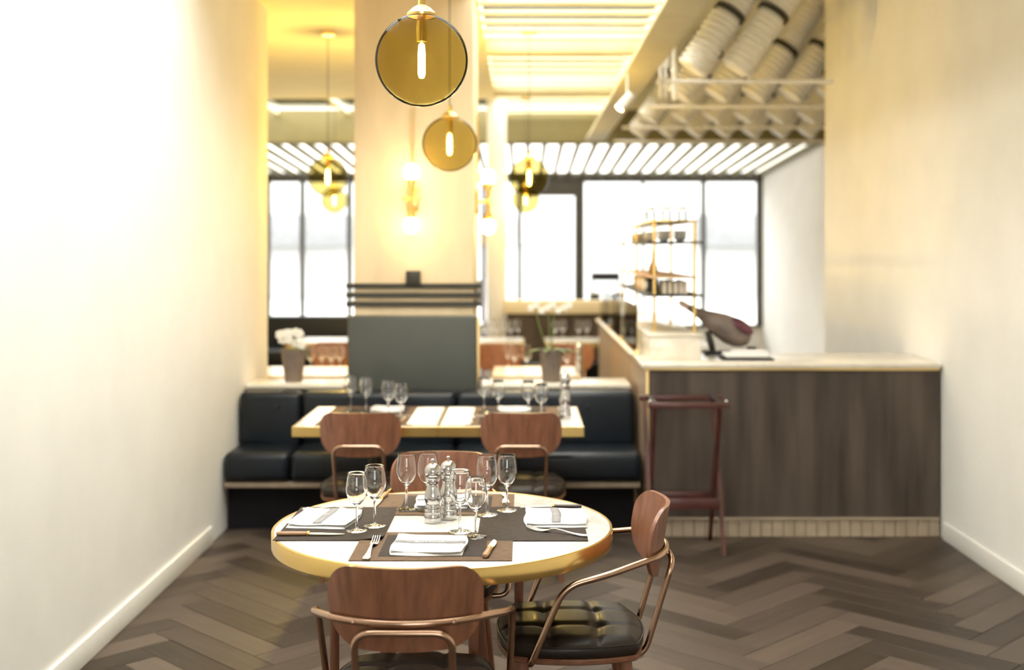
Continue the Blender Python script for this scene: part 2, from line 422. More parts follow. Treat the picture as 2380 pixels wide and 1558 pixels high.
# ------------------------------------------------------------------ column with its dressing
CX0, CX1, CY = -1.072, -.314, 7.60
col = struct(bx('wall_column', CX0, CX1, CY, CY+.75, 0, ZC, 'column_plaster', bev=.006), 'square plastered column behind the banquette')
pad = empty('upholstered_panel', ((CX0+CX1)/2, CY-.056, 0), label='tall grey upholstered panel fixed to the column above the banquette', cat='panel')
bx('panel', -.405, .405, -.052, .052, .60, 1.232, 'pad_grey', pad, bev=.012, seg=3)
bx('edge_trim', .405, .420, -.04, .06, .60, 1.22, 'brass_satin', pad, bev=.002)
rk = empty('column_rails', ((CX0+CX1)/2, CY, 0), label='three dark metal rails with square plate around the column', cat='rail')
for zz in (1.418, 1.360, 1.303):
    bm = bmesh.new()
    hw = (CX1-CX0)/2
    bm_box(bm, (0, -.0115, zz), (2*hw+.10, .022, .032), .003, 1)
    bm_box(bm, (hw+.0115, .39, zz), (.022, .80, .032), .003, 1)
    bm_box(bm, (-hw-.0115, .39, zz), (.022, .80, .032), .003, 1)
    link('rail', tomesh(bm, 'rail'), 'dark_metal', rk)
bx('mounting_plate', -.045, .045, -.062, -.002, 1.43, 1.515, 'dark_metal', rk, bev=.003)

def sconce(loc, rz, label):
    r = empty('wall_lamp', loc, rz, label, 'lamp', 'column wall lamps')
    box('wall_plate', (0, -.012, 0), (.07, .022, .17), 'brass', r, .004)
    tube('conduit', [(0, -.014, .12), (0, -.014, .58)], .008, 'brass_satin', r, n=8)
    tube('stem', [(0, -.085, -.10), (0, -.085, .10)], .013, 'brass', r, n=12)
    tube('arm', [(0, -.02, 0), (0, -.085, 0)], .012, 'brass', r, n=10)
    for s in (1, -1):
        bm = bmesh.new(); bm_lathe(bm, [(0, 0), (.024, 0), (.026, .03), (.03, .034), (.03, .05), (0, .05)], 18)
        k = link('socket', tomesh(bm, 'socket'), 'brass', r); k.location = (0, -.085, s*.08); k.rotation_euler = (0 if s > 0 else PI, 0, 0)
        bm = bmesh.new(); bmesh.ops.create_uvsphere(bm, u_segments=20, v_segments=12, radius=.048)
        for v in bm.verts: v.co.z *= 1.15
        b = link('bulb', tomesh(bm, 'bulb'), 'sconce_bulb', r); b.location = (0, -.085, s*.165)
    for s in (-1, 1):
        bm = bmesh.new(); bmesh.ops.create_uvsphere(bm, u_segments=14, v_segments=8, radius=.018)
        b = link('finial', tomesh(bm, 'finial'), 'brass', r); b.location = (s*.035, -.085, 0)
        tube('cross_arm', [(0, -.085, 0), (s*.03, -.085, 0)], .007, 'brass', r, n=8)
    for s in (1, -1):
        ld = bpy.data.lights.new('lamp_light', 'POINT'); ld.energy = 1.6; ld.color = (1, .70, .32); ld.shadow_soft_size = .05
        lo = bpy.data.objects.new('lamp_light', ld); C.objects.link(lo); lo.parent = r; lo.location = (0, -.17, s*.165)
    return r
x, y, z = at(956, 462, CY-.085)
sconce((x, CY, z), 0, 'brass wall lamp with two glowing bulbs on the column front')
sconce((CX1, 7.98, z), PI/2, 'brass wall lamp with two glowing bulbs on the column side')

# ------------------------------------------------------------------ dining chairs
def squircle(u, v, k=.62):
    return u*math.sqrt(1-k*v*v/2), v*math.sqrt(1-k*u*u/2)
def cushion_mesh():
    bm = bmesh.new(); n = 42; A, B = .222, .225; g = []
    for i in range(n+1):
        row = []
        for j in range(n+1):
            u = -1+2*i/n; v = -1+2*j/n
            du = min(abs(u-.36), abs(u+.36)); dv = min(abs(v-.36), abs(v+.36))
            fu = 1-math.exp(-(du/.055)**2); fv = 1-math.exp(-(dv/.055)**2)
            z = .468 + .0065*fu*fv + .010*(1-u*u)*(1-v*v) - .011*math.exp(-((du*du+dv*dv)/.012))
            e = max(abs(u), abs(v)); 
            if e > .80: z -= .016*((e-.80)/.20)**2
            x, y = squircle(u, v); row.append(bm.verts.new((x*A, y*B, z)))
        g.append(row)
    for i in range(n):
        for j in range(n): bm.faces.new((g[i][j], g[i+1][j], g[i+1][j+1], g[i][j+1]))
    ring = [g[i][0] for i in range(n)] + [g[n][j] for j in range(n)] + [g[n-i][n] for i in range(n)] + [g[0][n-j] for j in range(n)]
    prev = ring
    for sc, z in ((1.025, .447), (1.03, .432), (1.0, .4185)):
        cur = [bm.verts.new((v.co.x*sc, v.co.y*sc, z)) for v in ring]
        for k in range(len(ring)):
            k2 = (k+1) % len(ring); bm.faces.new((prev[k], prev[k2], cur[k2], cur[k]))
        prev = cur
    bm.faces.new(prev)
    return tomesh(bm, 'cushion', ang=60)
def ring_pts(A, B, z, n=48):
    pts = []
    for k in range(n+1):
        t = 2*PI*k/n; c, s = math.cos(t), math.sin(t); m = max(abs(c), abs(s))
        x, y = squircle(c/m, s/m); pts.append((x*A, y*B, z))
    return pts
def plate_mesh(A, B, z0, z1, n=48):
    bm = bmesh.new(); rs = []
    for sc, z in ((.975, z0), (1, z0+.004), (1, z1-.004), (.98, z1)):
        rs.append([bm.verts.new((x*sc, y*sc, z)) for x, y, _ in ring_pts(A, B, 0, n)[:-1]])
    for a, b in zip(rs, rs[1:]):
        for k in range(n): bm.faces.new((a[k], a[(k+1)%n], b[(k+1)%n], b[k]))
    bm.faces.new(rs[0][::-1]); bm.faces.new(rs[-1])
    return tomesh(bm, 'seat_shell')
RB, YM = .3207, -.300
def backrest_mesh():
    bm = bmesh.new(); n, m = 40, 10; L = .216; th = .013
    z0, z1, r1, r2 = .632, .852, .078, .105
    fr, bk = [], []
    for i in range(n+1):
        s = L*math.sin((-1+2*i/n)*PI/2)
        d1 = max(0, abs(s)-(L-r1)); zt = z1-(r1-math.sqrt(max(0, r1*r1-d1*d1)))
        d2 = max(0, abs(s)-(L-r2)); zb = z0+(r2-math.sqrt(max(0, r2*r2-d2*d2))) + .010*(s/L)**2
        t = s/RB; rf, rb = [], []
        for j in range(m+1):
            z = zb+(zt-zb)*j/m; lean = -(z-.74)*.16
            rf.append(bm.verts.new(((RB-th)*math.sin(t), YM+RB-(RB-th)*math.cos(t)+lean, z)))
            rb.append(bm.verts.new((RB*math.sin(t), YM+RB-RB*math.cos(t)+lean, z)))
        fr.append(rf); bk.append(rb)
    for i in range(n):
        for j in range(m):
            bm.faces.new((fr[i][j], fr[i+1][j], fr[i+1][j+1], fr[i][j+1]))
            bm.faces.new((bk[i][j], bk[i][j+1], bk[i+1][j+1], bk[i+1][j]))
        bm.faces.new((fr[i][0], bk[i][0], bk[i+1][0], fr[i+1][0]))
        bm.faces.new((fr[i][m], fr[i+1][m], bk[i+1][m], bk[i][m]))
    for j in range(m):
        bm.faces.new((fr[0][j], fr[0][j+1], bk[0][j+1], bk[0][j])); bm.faces.new((fr[n][j], bk[n][j], bk[n][j+1], fr[n][j+1]))
    return tomesh(bm, 'backrest', ang=40)
def make_chair(loc, rz, label, group):
    r = empty('dining_chair', loc, rz, label, 'chair', group)
    link('backrest', backrest_mesh(), 'walnut', r)
    cu = link('seat_cushion', cushion_mesh(), 'leather_black', r)
    tube('piping', ring_pts(.2285, .2315, .4525), .0028, 'leather_black', cu, n=6)
    for sx in (-1, 1):
        for sy in (-1, 1):
            bm = bmesh.new(); bmesh.ops.create_uvsphere(bm, u_segments=10, v_segments=6, radius=.007)
            for v in bm.verts: v.co.z *= .5
            b = link('button', tomesh(bm, 'button'), 'leather_black', cu); b.location = (sx*.0765, sy*.0775, .4635)
    link('seat_shell', plate_mesh(.228, .231, .399, .4175), 'walnut_leg', r)
    for sx in (-1, 1):
        for sy in (-1, 1):
            tube('leg', [(sx*.150, sy*.155, .3985), (sx*.172, sy*.178, .22), (sx*.198, sy*.205, .0)], .018, 'walnut_leg', r, n=12, radii=[.024, .019, .012])
    # arm loop, one bent tube running behind the backrest
    RT = RB+.0115
    arc = []
    for k in range(-8, 9):
        t = k/8*.60; z = .712
        arc.append((RT*math.sin(t), YM+RB-RT*math.cos(t)-(z-.74)*.16, z))
    pts = [(.195, .135, .408), (.262, .135, .412), (.272, .035, .650), (.262, -.10, .682)]
    path = [(-x, y, z) for x, y, z in pts] + arc + pts[::-1]
    tube('arm_loop', path, .0100, 'copper_tube', r, fil=.055, n=12)
    bm_pts = [(-.112, .02, .3885), (-.118, -.222, .3885), (-.124, -.312, .690), (.124, -.312, .690), (.118, -.222, .3885), (.112, .02, .3885)]
    tube('back_support', bm_pts, .0095, 'copper_tube', r, fil=.05, n=12)
    for s in (-1, 1):
        bm = bmesh.new(); bmesh.ops.create_uvsphere(bm, u_segments=10, v_segments=6, radius=.006)
        b = link('screw', tomesh(bm, 'screw'), 'copper_tube', r)
        t = s*.38; b.location = ((RT+.009)*math.sin(t), YM+RB-(RT+.009)*math.cos(t)+.0045, .712)
    return r
TC = Vector((-.261, 3.935, 0)); TR = .55; TZ = .745
g1 = 'chairs around the round table'
proto = make_chair((-.30, 3.30, 0), 0, 'walnut armchair nearest the viewer, its curved back turned to the camera', g1)
dup(proto, (.150, 3.815, 0), PI/2 + .03, 'walnut armchair at the right of the round table, seen side on', g1)
dup(proto, (-.315, 4.42, 0), PI, 'walnut armchair on the far side of the round table, behind the glasses', g1)
g2 = 'armless chairs at the marble banquette tables'
side = dup(proto, (-.80, 6.13, 0), 0, 'armless walnut chair at the left rectangular marble table', g2)
for ch in list(side.children):            # the chairs at the banquette have no arm loop
    if ch.name.startswith(('arm_loop', 'screw')): bpy.data.objects.remove(ch)
dup(side, (-.008, 6.13, 0), 0, 'armless walnut chair at the right rectangular marble table', g2)
g3 = 'chairs behind the ledge'
dup(side, (-.20, 9.80, 0), PI, 'blurred walnut chair behind the ledge, just right of the column', g3)
dup(side, (.40, 9.80, 0), PI, 'blurred walnut chair behind the ledge, beside the bar counter', g3)
dup(side, (-1.62, 10.0, 0), PI, 'blurred walnut chair left of the column by the windows', g3)

# ------------------------------------------------------------------ round table
rt = empty('round_table', (TC.x, TC.y, 0), label='round white marble table with a deep polished brass edge', cat='table')
lathe('table_top', [(0, TZ-.020), (TR-.004, TZ-.020), (TR-.004, TZ-.001), (TR-.006, TZ), (0, TZ)], 'marble', rt, n=96)
lathe('brass_rim', [(TR-.0035, TZ-.052), (TR+.004, TZ-.052), (TR+.005, TZ-.050), (TR+.005, TZ-.001), (TR+.003, TZ+.001), (TR-.0035, TZ+.001)], 'brass', rt, n=128, closed=True)
lathe('under_board', [(0, TZ-.048), (TR-.006, TZ-.048), (TR-.006, TZ-.0205), (0, TZ-.0205)], 'dark_metal', rt, n=64)
for a in (48, 172, 288):
    a = math.radians(a); c, s = math.cos(a), math.sin(a)
    l = tube('leg', [(.37*c, .37*s, TZ-.049), (.37*c, .37*s, 0)], .016, 'walnut_leg', rt, n=12)
tube('leg_brace', [(.37*math.cos(math.radians(a)), .37*math.sin(math.radians(a)), .10) for a in (48, 172, 288, 48)], .008, 'walnut_leg', rt, n=8)

# rectangular tables
def rect_table(x0, x1, y0, y1, label, group, z=TZ):
    r = empty('marble_table', ((x0+x1)/2, (y0+y1)/2, 0), label=label, cat='table', group=group)
    a, b = (x1-x0)/2, (y1-y0)/2
    box('table_top', (0, 0, z-.0245), (2*a-.012, 2*b-.012, .049), 'marble', r, .001, 1)
    for s in (-1, 1):
        box('brass_edge', (0, s*(b-.003), z-.026), (2*a, .006, .052), 'brass', r, .001, 1)
        box('brass_edge', (s*(a-.003), 0, z-.026), (.006, 2*b-.0125, .052), 'brass', r, .001, 1)
    tube('pedestal', [(0, 0, z-.05), (0, 0, .02)], .032, 'dark_metal', r, n=14)
    box('foot_plate', (0, 0, .01), (.40, .40, .02), 'dark_metal', r, .004)
    return r
g = 'rectangular marble tables at the banquette'
rect_table(-1.178, -.4345, 6.10, 6.88, 'rectangular marble table with brass edge, left of the pushed together pair', g)
rect_table(-.4325, .312, 6.10, 6.88, 'rectangular marble table with brass edge, right of the pushed together pair', g)
g = 'tables behind the ledge'
rect_table(-.22, .42, 8.55, 9.25, 'marble table behind the ledge, between column and bar counter', g)
rect_table(-2.3, -1.22, 8.55, 9.25, 'sunlit marble table behind the ledge, left of the column', g)
rect_table(-.50, .02, 11.6, 12.3, 'small far marble table full of glasses before the white pillar', g)
rect_table(.22, .86, 11.6, 12.3, 'far marble table before the dark partition, beside the bar', g)
rect_table(-2.3, -1.55, 11.6, 12.3, 'far marble table left of the column near the windows', g)

# ------------------------------------------------------------------ tableware
def make_glass(loc, label, group, s=1.0):
    r = empty('wine_glass', loc, 0, label, 'glass', group); r.scale = (s, s, s)
    t = .0015
    outer = [(.0032, .078), (.010, .0835), (.0205, .094), (.0295, .108), (.0345, .123), (.0352, .135), (.0335, .152), (.0305, .172), (.0290, .186)]
    inner = [(max(0, r_-t*1.3), z) for r_, z in outer[1:]]
    prof = [(0, .0775)] + outer + [(.0284, .1866)] + [(r_, z+.0006) for r_, z in inner[::-1]] + [(0, .0835)]
    lathe('bowl', prof, 'glass', r, n=36, ang=80)
    lathe('stem', [(0, .0062), (.0060, .0062), (.0042, .014), (.0034, .030), (.0034, .060), (.0044, .074), (.0034, .0785), (0, .0785)], 'glass', r, n=16, ang=80)
    lathe('foot', [(0, 0), (.0335, 0), (.0345, .0010), (.033, .0020), (.018, .0036), (.007, .0060), (0, .0062)], 'glass', r, n=36, ang=80)
    return r
def gl(px, py, z=TZ): return onp(px, py, z)
MT = TZ+.0042                            # on top of a table mat
gg = 'wine glasses on the round table'
pg = make_glass(gl(829, 1234, MT), 'front wine glass of the left pair, by the left napkin', gg, 1.0)
def glass(loc, label, group, s): 
    o = dup(pg, loc, random.uniform(0, 6), label, group); o.scale = (s, s, s); return o
glass(gl(871, 1223, MT), 'taller rear wine glass of the left pair', gg, 1.06)
glass(gl(945, 1184, MT), 'wine glass left of the pepper mills, nearest the far armchair', gg, 1.03)
glass(gl(995, 1186, MT), 'wine glass standing directly behind the front pepper mill', gg, 1.06)
glass(gl(1132, 1197, MT), 'rear left wine glass of the right group', gg, 1.08)
glass(gl(1178, 1187, MT), 'rightmost wine glass on the round table', gg, 1.03)
glass(gl(1069, 1237, MT), 'wine glass just right of the rear pepper mill', gg, 1.06)
glass(gl(1106, 1248, MT), 'wine glass nearest the viewer, beside the steak knife', gg, 1.0)
gg = 'wine glasses on the banquette tables'
T2 = TZ+.0042
for px, py, s, lb in ((815, 955, 1.05, 'leftmost glass of the left banquette table'), (851, 959, 1.06, 'second glass from left on the banquette tables'),
        (903, 972, 1.08, 'third glass from left on the banquette tables, behind the napkin'), (932, 976, 1.02, 'fourth glass from left on the banquette tables'),
        (1125, 959, 1.04, 'leftmost glass of the right banquette table'), (1158, 965, 1.02, 'second glass of the right banquette table'),
        (1228, 970, 1.06, 'third glass of the right banquette table'), (1258, 977, 1.04, 'glass nearest the pepper mill on the right banquette table')):
    glass(gl(px, py, T2), lb, gg, s)
gg = 'blurred wine glasses behind the ledge'
for k, (px, Y, s) in enumerate(((1196, 8.8, 1.08), (1224, 8.75, 1.08), (1180, 9.05, 1.0), (1318, 8.72, 1.0))):
    glass(((px-PX)/F*Y, Y, TZ+.001), 'blurred wine glass on the table behind the ledge, %s from the column' % ['second', 'third', 'nearest', 'farthest'][k], gg, s)
far_l = ['far glass on the crowded small table, %s from the column' % w for w in ('nearest', 'second', 'third', 'fourth', 'fifth', 'sixth')]
for k, px in enumerate((1125, 1140, 1156, 1172, 1188, 1204)):
    Y = 11.85 + .12*(k % 2); glass(((px-PX)/F*Y, Y, TZ+.001), far_l[k], gg, 1.08)
for k, px in enumerate((1290, 1308, 1345, 1364)):
    Y = 11.80 + .1*(k % 2); glass(((px-PX)/F*Y, Y, TZ+.001), 'far glass before the dark partition, %s from left' % ('first', 'second', 'third', 'fourth')[k], gg, 1.08)
for k, px in enumerate((722, 748, 770, 790)):
    Y = 8.85 + .05*(k % 2); glass(((px-PX)/F*Y, Y, TZ+.001), 'blurred glass left of the column, %s from left' % ('first', 'second', 'third', 'fourth')[k], gg, 1.0)

def make_mill(loc, label, group, s=1):
    r = empty('pepper_mill', loc, 0, label, 'mill', group); r.scale = (s, s, s)
    lathe('base', [(0, 0), (.0265, 0), (.0275, .002), (.0275, .026), (.0262, .0285), (0, .0285)], 'steel', r, n=32)
    lathe('body', [(0, .0287), (.0255, .0287), (.0265, .034), (.0258, .040), (.0232, .044), (.0250, .048), (.0240, .052), (.0215, .055), (.0235, .062), (.0265, .074), (.0270, .084), (.0245, .096), (.0205, .108), (.0190, .118), (.0205, .128), (.0240, .135), (.0225, .1405), (.0205, .1425), (0, .1425)], 'steel', r, n=32, ang=70)
    lathe('head', [(0, .1435), (.0195, .1435), (.0235, .148), (.0262, .156), (.0265, .164), (.0245, .173), (.0195, .181), (.011, .1865), (0, .188)], 'steel', r, n=32, ang=70)
    lathe('knob', [(0, .187), (.0032, .187), (.0032, .194), (.0062, .196), (.0068, .1995), (.005, .202), (0, .2025)], 'steel', r, n=16, ang=70)
    return r
mg = 'steel pepper mills'
pmill = make_mill(gl(1006, 1214, TZ+.001), 'brushed steel pepper mill in front, on the round table', mg, 1.04)
dup(pmill, gl(1042, 1206, TZ+.001), 0, 'brushed steel mill half hidden behind the front mill', mg)
dup(pmill, gl(1313, 973, TZ+.001), 0, 'brushed steel pepper mill at the right end of the banquette table', mg).scale = (1.18, 1.18, 1.3)
Y = 8.75; dup(pmill, ((1346-PX)/F*Y, Y, TZ+.001), 0, 'blurred steel mill on the table behind the ledge', mg).scale = (1.1, 1.1, 1.15)

def place_mat(name, cx, cy, sx, sy, rz, z, m, inner, label, group, curl=0):
    r = empty('place_mat', (cx, cy, z), rz, label, 'place mat', group)
    bm = bmesh.new(); n = 24; g = []
    for i in range(n+1):
        row = []
        for j in range(n+1):
            x = -sx/2+sx*i/n; y = -sy/2+sy*j/n
            d = math.hypot(x-sx/2, y+sy/2); zz = curl*max(0, 1-d/.11)**2
            row.append((bm.verts.new((x, y, zz)), bm.verts.new((x, y, zz+.0022))))
        g.append(row)
    for i in range(n):
        for j in range(n):
            bm.faces.new([g[a][b][1] for a, b in ((i,j),(i+1,j),(i+1,j+1),(i,j+1))])
            bm.faces.new([g[a][b][0] for a, b in ((i,j),(i,j+1),(i+1,j+1),(i+1,j))])
    for i in range(n):
        for (a, b), (c_, d_) in (((i,0),(i+1,0)), ((i,n),(i+1,n)), ((0,i),(0,i+1)), ((n,i),(n,i+1))):
            bm.faces.new((g[a][b][0], g[c_][d_][0], g[c_][d_][1], g[a][b][1]))
    link('sheet', tomesh(bm, 'sheet', True, 40), m, r)
    if inner: box('inner_panel', (0, 0, .0026), (sx-inner, sy-.085, .0008), 'mat_dark', r)
    return r
gm = 'place mats on the round table'
place_mat('', -.268, 3.640, .475, .345, 0, TZ+.0012, 'mat_brown', .16, 'brown place mat with dark centre, nearest the viewer', gm)
place_mat('', -.268, 4.235, .475, .345, PI, TZ+.0012, 'mat_brown', .16, 'brown place mat on the far side of the round table', gm)
place_mat('', -.605, 3.945, .34, .475, 0, TZ+.0016, 'mat_dark', 0, 'dark place mat at the left with a curled front corner', gm, .012)
place_mat('', .030, 3.945, .345, .485, 0, TZ+.0016, 'mat_dark', 0, 'dark place mat at the right under fork and napkin', gm)

def napkin(loc, rz, label, group, txt, along, s=1.0, w_=.225, d_=.205):
    r = empty('folded_napkin', loc, rz, label, 'napkin', group); r.scale = (s, s, s)
    def sheet(w, d, th, seed, dz):
        rn = random.Random(seed); bm = bmesh.new(); n = 18; g = []
        p1, p2 = rn.uniform(0, 6), rn.uniform(0, 6)
        for i in range(n+1):
            row = []
            for j in range(n+1):
                u = -1+2*i/n; v = -1+2*j/n; x, y = squircle(u, v, .22); x *= w/2; y *= d/2
                y += .004*math.sin(3*u+p1); x += .003*math.sin(3*v+p2)
                lift = .010*max(0, -u*.6+v*.6-.55)**1.5 + .006*u*u + .002*math.sin(4*u+p2)+.0012*math.sin(5*v+p1)+.0035
                e = max(abs(u), abs(v)); top = th*(1-.75*max(0, (e-.86)/.14)**2)
                row.append((bm.verts.new((x, y, dz+lift*dz*90 if dz else 0)), bm.verts.new((x, y, (dz+lift*dz*90 if dz else 0)+top))))
            g.append(row)
        for i in range(n):
            for j in range(n):
                bm.faces.new([g[a][b][1] for a, b in ((i,j),(i+1,j),(i+1,j+1),(i,j+1))])
                bm.faces.new([g[a][b][0] for a, b in ((i,j),(i,j+1),(i+1,j+1),(i+1,j))])
        for i in range(n):
            for (a, b), (c_, e_) in (((i,0),(i+1,0)), ((i,n),(i+1,n)), ((0,i),(0,i+1)), ((n,i),(n,i+1))):
                bm.faces.new((g[a][b][0], g[c_][e_][0], g[c_][e_][1], g[a][b][1]))
        return tomesh(bm, 'fold', True, 50), g
    o = link('fold', sheet(w_, d_, .0075, hash(label) % 97, 0)[0], 'linen', r)
    o = link('fold', sheet(w_*.99, d_*.97, .006, 31+len(label), .0075)[0], 'linen', r); o.location = (.002, .003, -.001)
    zt = .0185
    # woven band following the top sheet
    rn = random.Random(31+len(label)); p1, p2 = rn.uniform(0, 6), rn.uniform(0, 6)
    bm = bmesh.new(); n = 24; prev = None
    for i in range(n+1):
        t = -1+2*i/n; cur = []
        for h in (-1, 1):
            u, v = (t*.955, h*.17) if along else (h*.15, t*.94)
            x, y = squircle(u, v, .22); x = x*w_*.99/2+.003*math.sin(3*v+p2)+.002; y = y*d_*.97/2+.004*math.sin(3*u+p1)+.003
            lift = .010*max(0, -u*.6+v*.6-.55)**1.5 + .006*u*u + .002*math.sin(4*u+p2)+.0012*math.sin(5*v+p1)+.0035
            z = .0075+lift*.0075*90+.006*(1-.75*max(0, (max(abs(u), abs(v))-.86)/.14)**2)-.001+.0006
            cur.append(bm.verts.new((x, y, z)))
        if prev: bm.faces.new((prev[0], cur[0], cur[1], prev[1]))
        prev = cur
    bd = link('band', tomesh(bm, 'band'), 'linen_band', r)
    md = bd.modifiers.new('th', 'SOLIDIFY'); md.thickness = .0005; md.offset = 1
    me = text_mesh(txt, .022 if along else .026, .0003)
    for v in me.vertices:
        x, y = v.co.x, v.co.y
        if not along: x, y = v.co.x, v.co.y
        X, Y_ = x+.002, y+.003
        u = X/(w_*.99/2); vv = Y_/(d_*.97/2)
        lift = .010*max(0, -u*.6+vv*.6-.55)**1.5 + .006*u*u + .002*math.sin(4*u+p2)+.0012*math.sin(5*vv+p1)+.0035
        v.co = (X, Y_+.004*math.sin(3*u+p1)-.002, .0075+lift*.0075*90+.006-.001+.0016+v.co.z)
    link('lettering', me, 'linen_print', r)
    return r
gn = 'folded napkins on the round table'
napkin((-.283, 3.612, TZ+.0046), -.03, 'white folded napkin with grey lettered band, nearest the viewer', gn, 'BUTTINA', True)
napkin((.108, 3.985, TZ+.0042), .02, 'white folded napkin with short grey band on the right mat', gn, 'E', False, 1, .205, .235)
napkin((-.655, 3.975, TZ+.0042), -.10, 'white folded napkin with grey monogram band on the left mat', gn, 'E', False, 1, .205, .25)
napkin((-.285, 4.235, TZ+.0046), 0.04, 'white folded napkin behind the mills on the far mat', gn, 'BUTTINA', True, .85)

def fork(loc, rz, label, group, L=.195):
    r = empty('fork', loc, rz, label, 'fork', group)
    bm = bmesh.new()
    st = [(0, 0, .0085, .0022), (.010, 0, .0115, .0015), (.022, 0, .0100, .0010), (.050, 0, .0062, .0030), (.085, 0, .0038, .0085), (.105, 0, .0030, .0110), (.122, 0, .0034, .0085)]
    strip(bm, [(x*L/.2, y, h, z) for x, y, h, z in st], .0026); link('handle', tomesh(bm, 'handle', True, 50), 'cutlery_steel', r)
    bm = bmesh.new()
    st = [(.121, 0, .0036, .0086), (.128, 0, .0080, .0055), (.137, 0, .0115, .0025), (.147, 0, .0120, .0010), (.153, 0, .0120, .0010)]
    strip(bm, [(x*L/.2, y, h, z) for x, y, h, z in st], .0022)
    for k in range(4):
        yc = -.0104+k*.00693
        strip(bm, [(x*L/.2, yc, h, z) for x, h, z in ((.1525, .0017, .0010), (.168, .0015, .0016), (.185, .0013, .0050), (.200, .0009, .0100))], .0018)
    link('tines', tomesh(bm, 'tines', True, 50), 'cutlery_steel', r); return r
def knife(loc, rz, label, group, hm='handle_wood', flat=1):
    r = empty('steak_knife', loc, rz, label, 'knife', group)
    bm = bmesh.new()
    prof = [(0, .0072), (.008, .0098), (.030, .0105), (.065, .0088), (.095, .0085)]
    th = .0125; n = 12; rings = []
    for x, h in prof:
        rings.append([bm.verts.new((x, h*math.cos(2*PI*k/n), .0065+th/2*math.sin(2*PI*k/n)*(.75 if x == 0 else 1))) for k in range(n)])
    for a, b in zip(rings, rings[1:]):
        for k in range(n): bm.faces.new((a[k], a[(k+1)%n], b[(k+1)%n], b[k]))
    bm.faces.new(rings[0][::-1]); bm.faces.new(rings[-1])
    link('handle', tomesh(bm, 'handle', True, 55), hm, r)
    box('bolster', (.099, 0, .0065), (.010, .0185, .0125), 'brass', r, .002)
    bm = bmesh.new()
    strip(bm, [(.103, 0, .0085, .0055), (.130, .0005, .0100, .0050), (.165, .001, .0095, .0040), (.195, .003, .0065, .003), (.214, .0075, .0012, .0020)], .0014)
    link('blade', tomesh(bm, 'blade', False), 'cutlery_steel', r); return r
gf = 'forks on the round table'; gk = 'knives on the round table'
zi = TZ+.0047
a = onp(850, 1302, zi); b = onp(884, 1238, zi)
fork(a, math.atan2(b[1]-a[1], b[0]-a[0]), 'silver fork left of the near napkin, tines pointing away', gf, .25)
a = onp(1366, 1248, zi); b = onp(1203, 1224, zi)
fork(a, math.atan2(b[1]-a[1]-.02, b[0]-a[0]), 'silver fork lying in front of the right napkin', gf, .215)
fork((-.76, 4.135, TZ+.0042), -.03, 'silver fork behind the left napkin', gf, .21)
fork((-.068, 4.400, zi), -PI/2+.05, 'silver fork on the far mat behind the rightmost glass', gf, .20)
a = onp(1127, 1298, zi); b = onp(1158, 1250, zi)
knife(a, math.atan2(b[1]-a[1], b[0]-a[0]), 'wood handled steak knife right of the near napkin', gk)
a = onp(1362, 1181, zi); b = onp(1190, 1180, zi)
knife((.205, 4.165, TZ+.0042), PI-.02, 'dark handled knife along the far edge of the right mat', gk, 'handle_dark')
knife((-.775, 3.765, TZ+.0042), 0.0, 'wood handled knife in front of the left napkin', gk)
knife((-.50, 4.39, zi), -PI/2-.1, 'knife on the far mat behind the left glasses', gk)

# settings on the banquette tables
gm = 'place mats on the banquette tables'; gn = 'napkins on the banquette tables'
for k, (cx, cy, lb) in enumerate(((-.82, 6.30, 'dark place mat at the chair side of the left banquette table'), (-.82, 6.69, 'dark place mat at the bench side of the left banquette table'),
        (-.05, 6.30, 'dark place mat at the chair side of the right banquette table'), (-.05, 6.69, 'dark place mat at the bench side of the right banquette table'))):
    place_mat('', cx, cy, .50, .34, 0, TZ+.0012, 'mat_brown', .14, lb, gm)
for cx, cy, lb in ((-.83, 6.30, 'white napkin before the left walnut chair at the banquette table'), (-.76, 6.71, 'white napkin at the bench side behind the left glasses'),
        (-.06, 6.30, 'white napkin before the right walnut chair at the banquette table'), (-.05, 6.70, 'white napkin at the bench side between the right glasses')):
    napkin((cx, cy, TZ+.0046), 0, lb, gn, 'BUTTINA', True, .82)
gp = 'paper menus on the banquette tables'
for k, (cx, lb) in enumerate(((-.525, 'cream paper menu left of the seam between the tables'), (-.345, 'cream paper menu right of the seam between the tables'))):
    r = empty('paper_menu', (cx, 6.49, TZ+.0012), 0, lb, 'menu', gp)
    box('cover', (0, 0, .0015), (.15, .66, .003), 'cream_shade', r, .0005, 1); box('page', (0, 0, .0036), (.142, .645, .001), 'linen', r)
gf = 'cutlery on the banquette tables'
for k, (x, y_, lb) in enumerate(((-1.03, 6.20, 'fork beside the left chair napkin on the banquette table'), (-.27, 6.20, 'fork beside the right chair napkin on the banquette table'))):
    fork((x, y_, TZ+.005), PI/2, lb, gf, .2)
for k, (x, y_, lb) in enumerate(((-.63, 6.20, 'knife beside the left chair napkin on the banquette table'), (.15, 6.20, 'knife beside the right chair napkin on the banquette table'))):
    knife((x, y_, TZ+.005), PI/2, lb, gf)

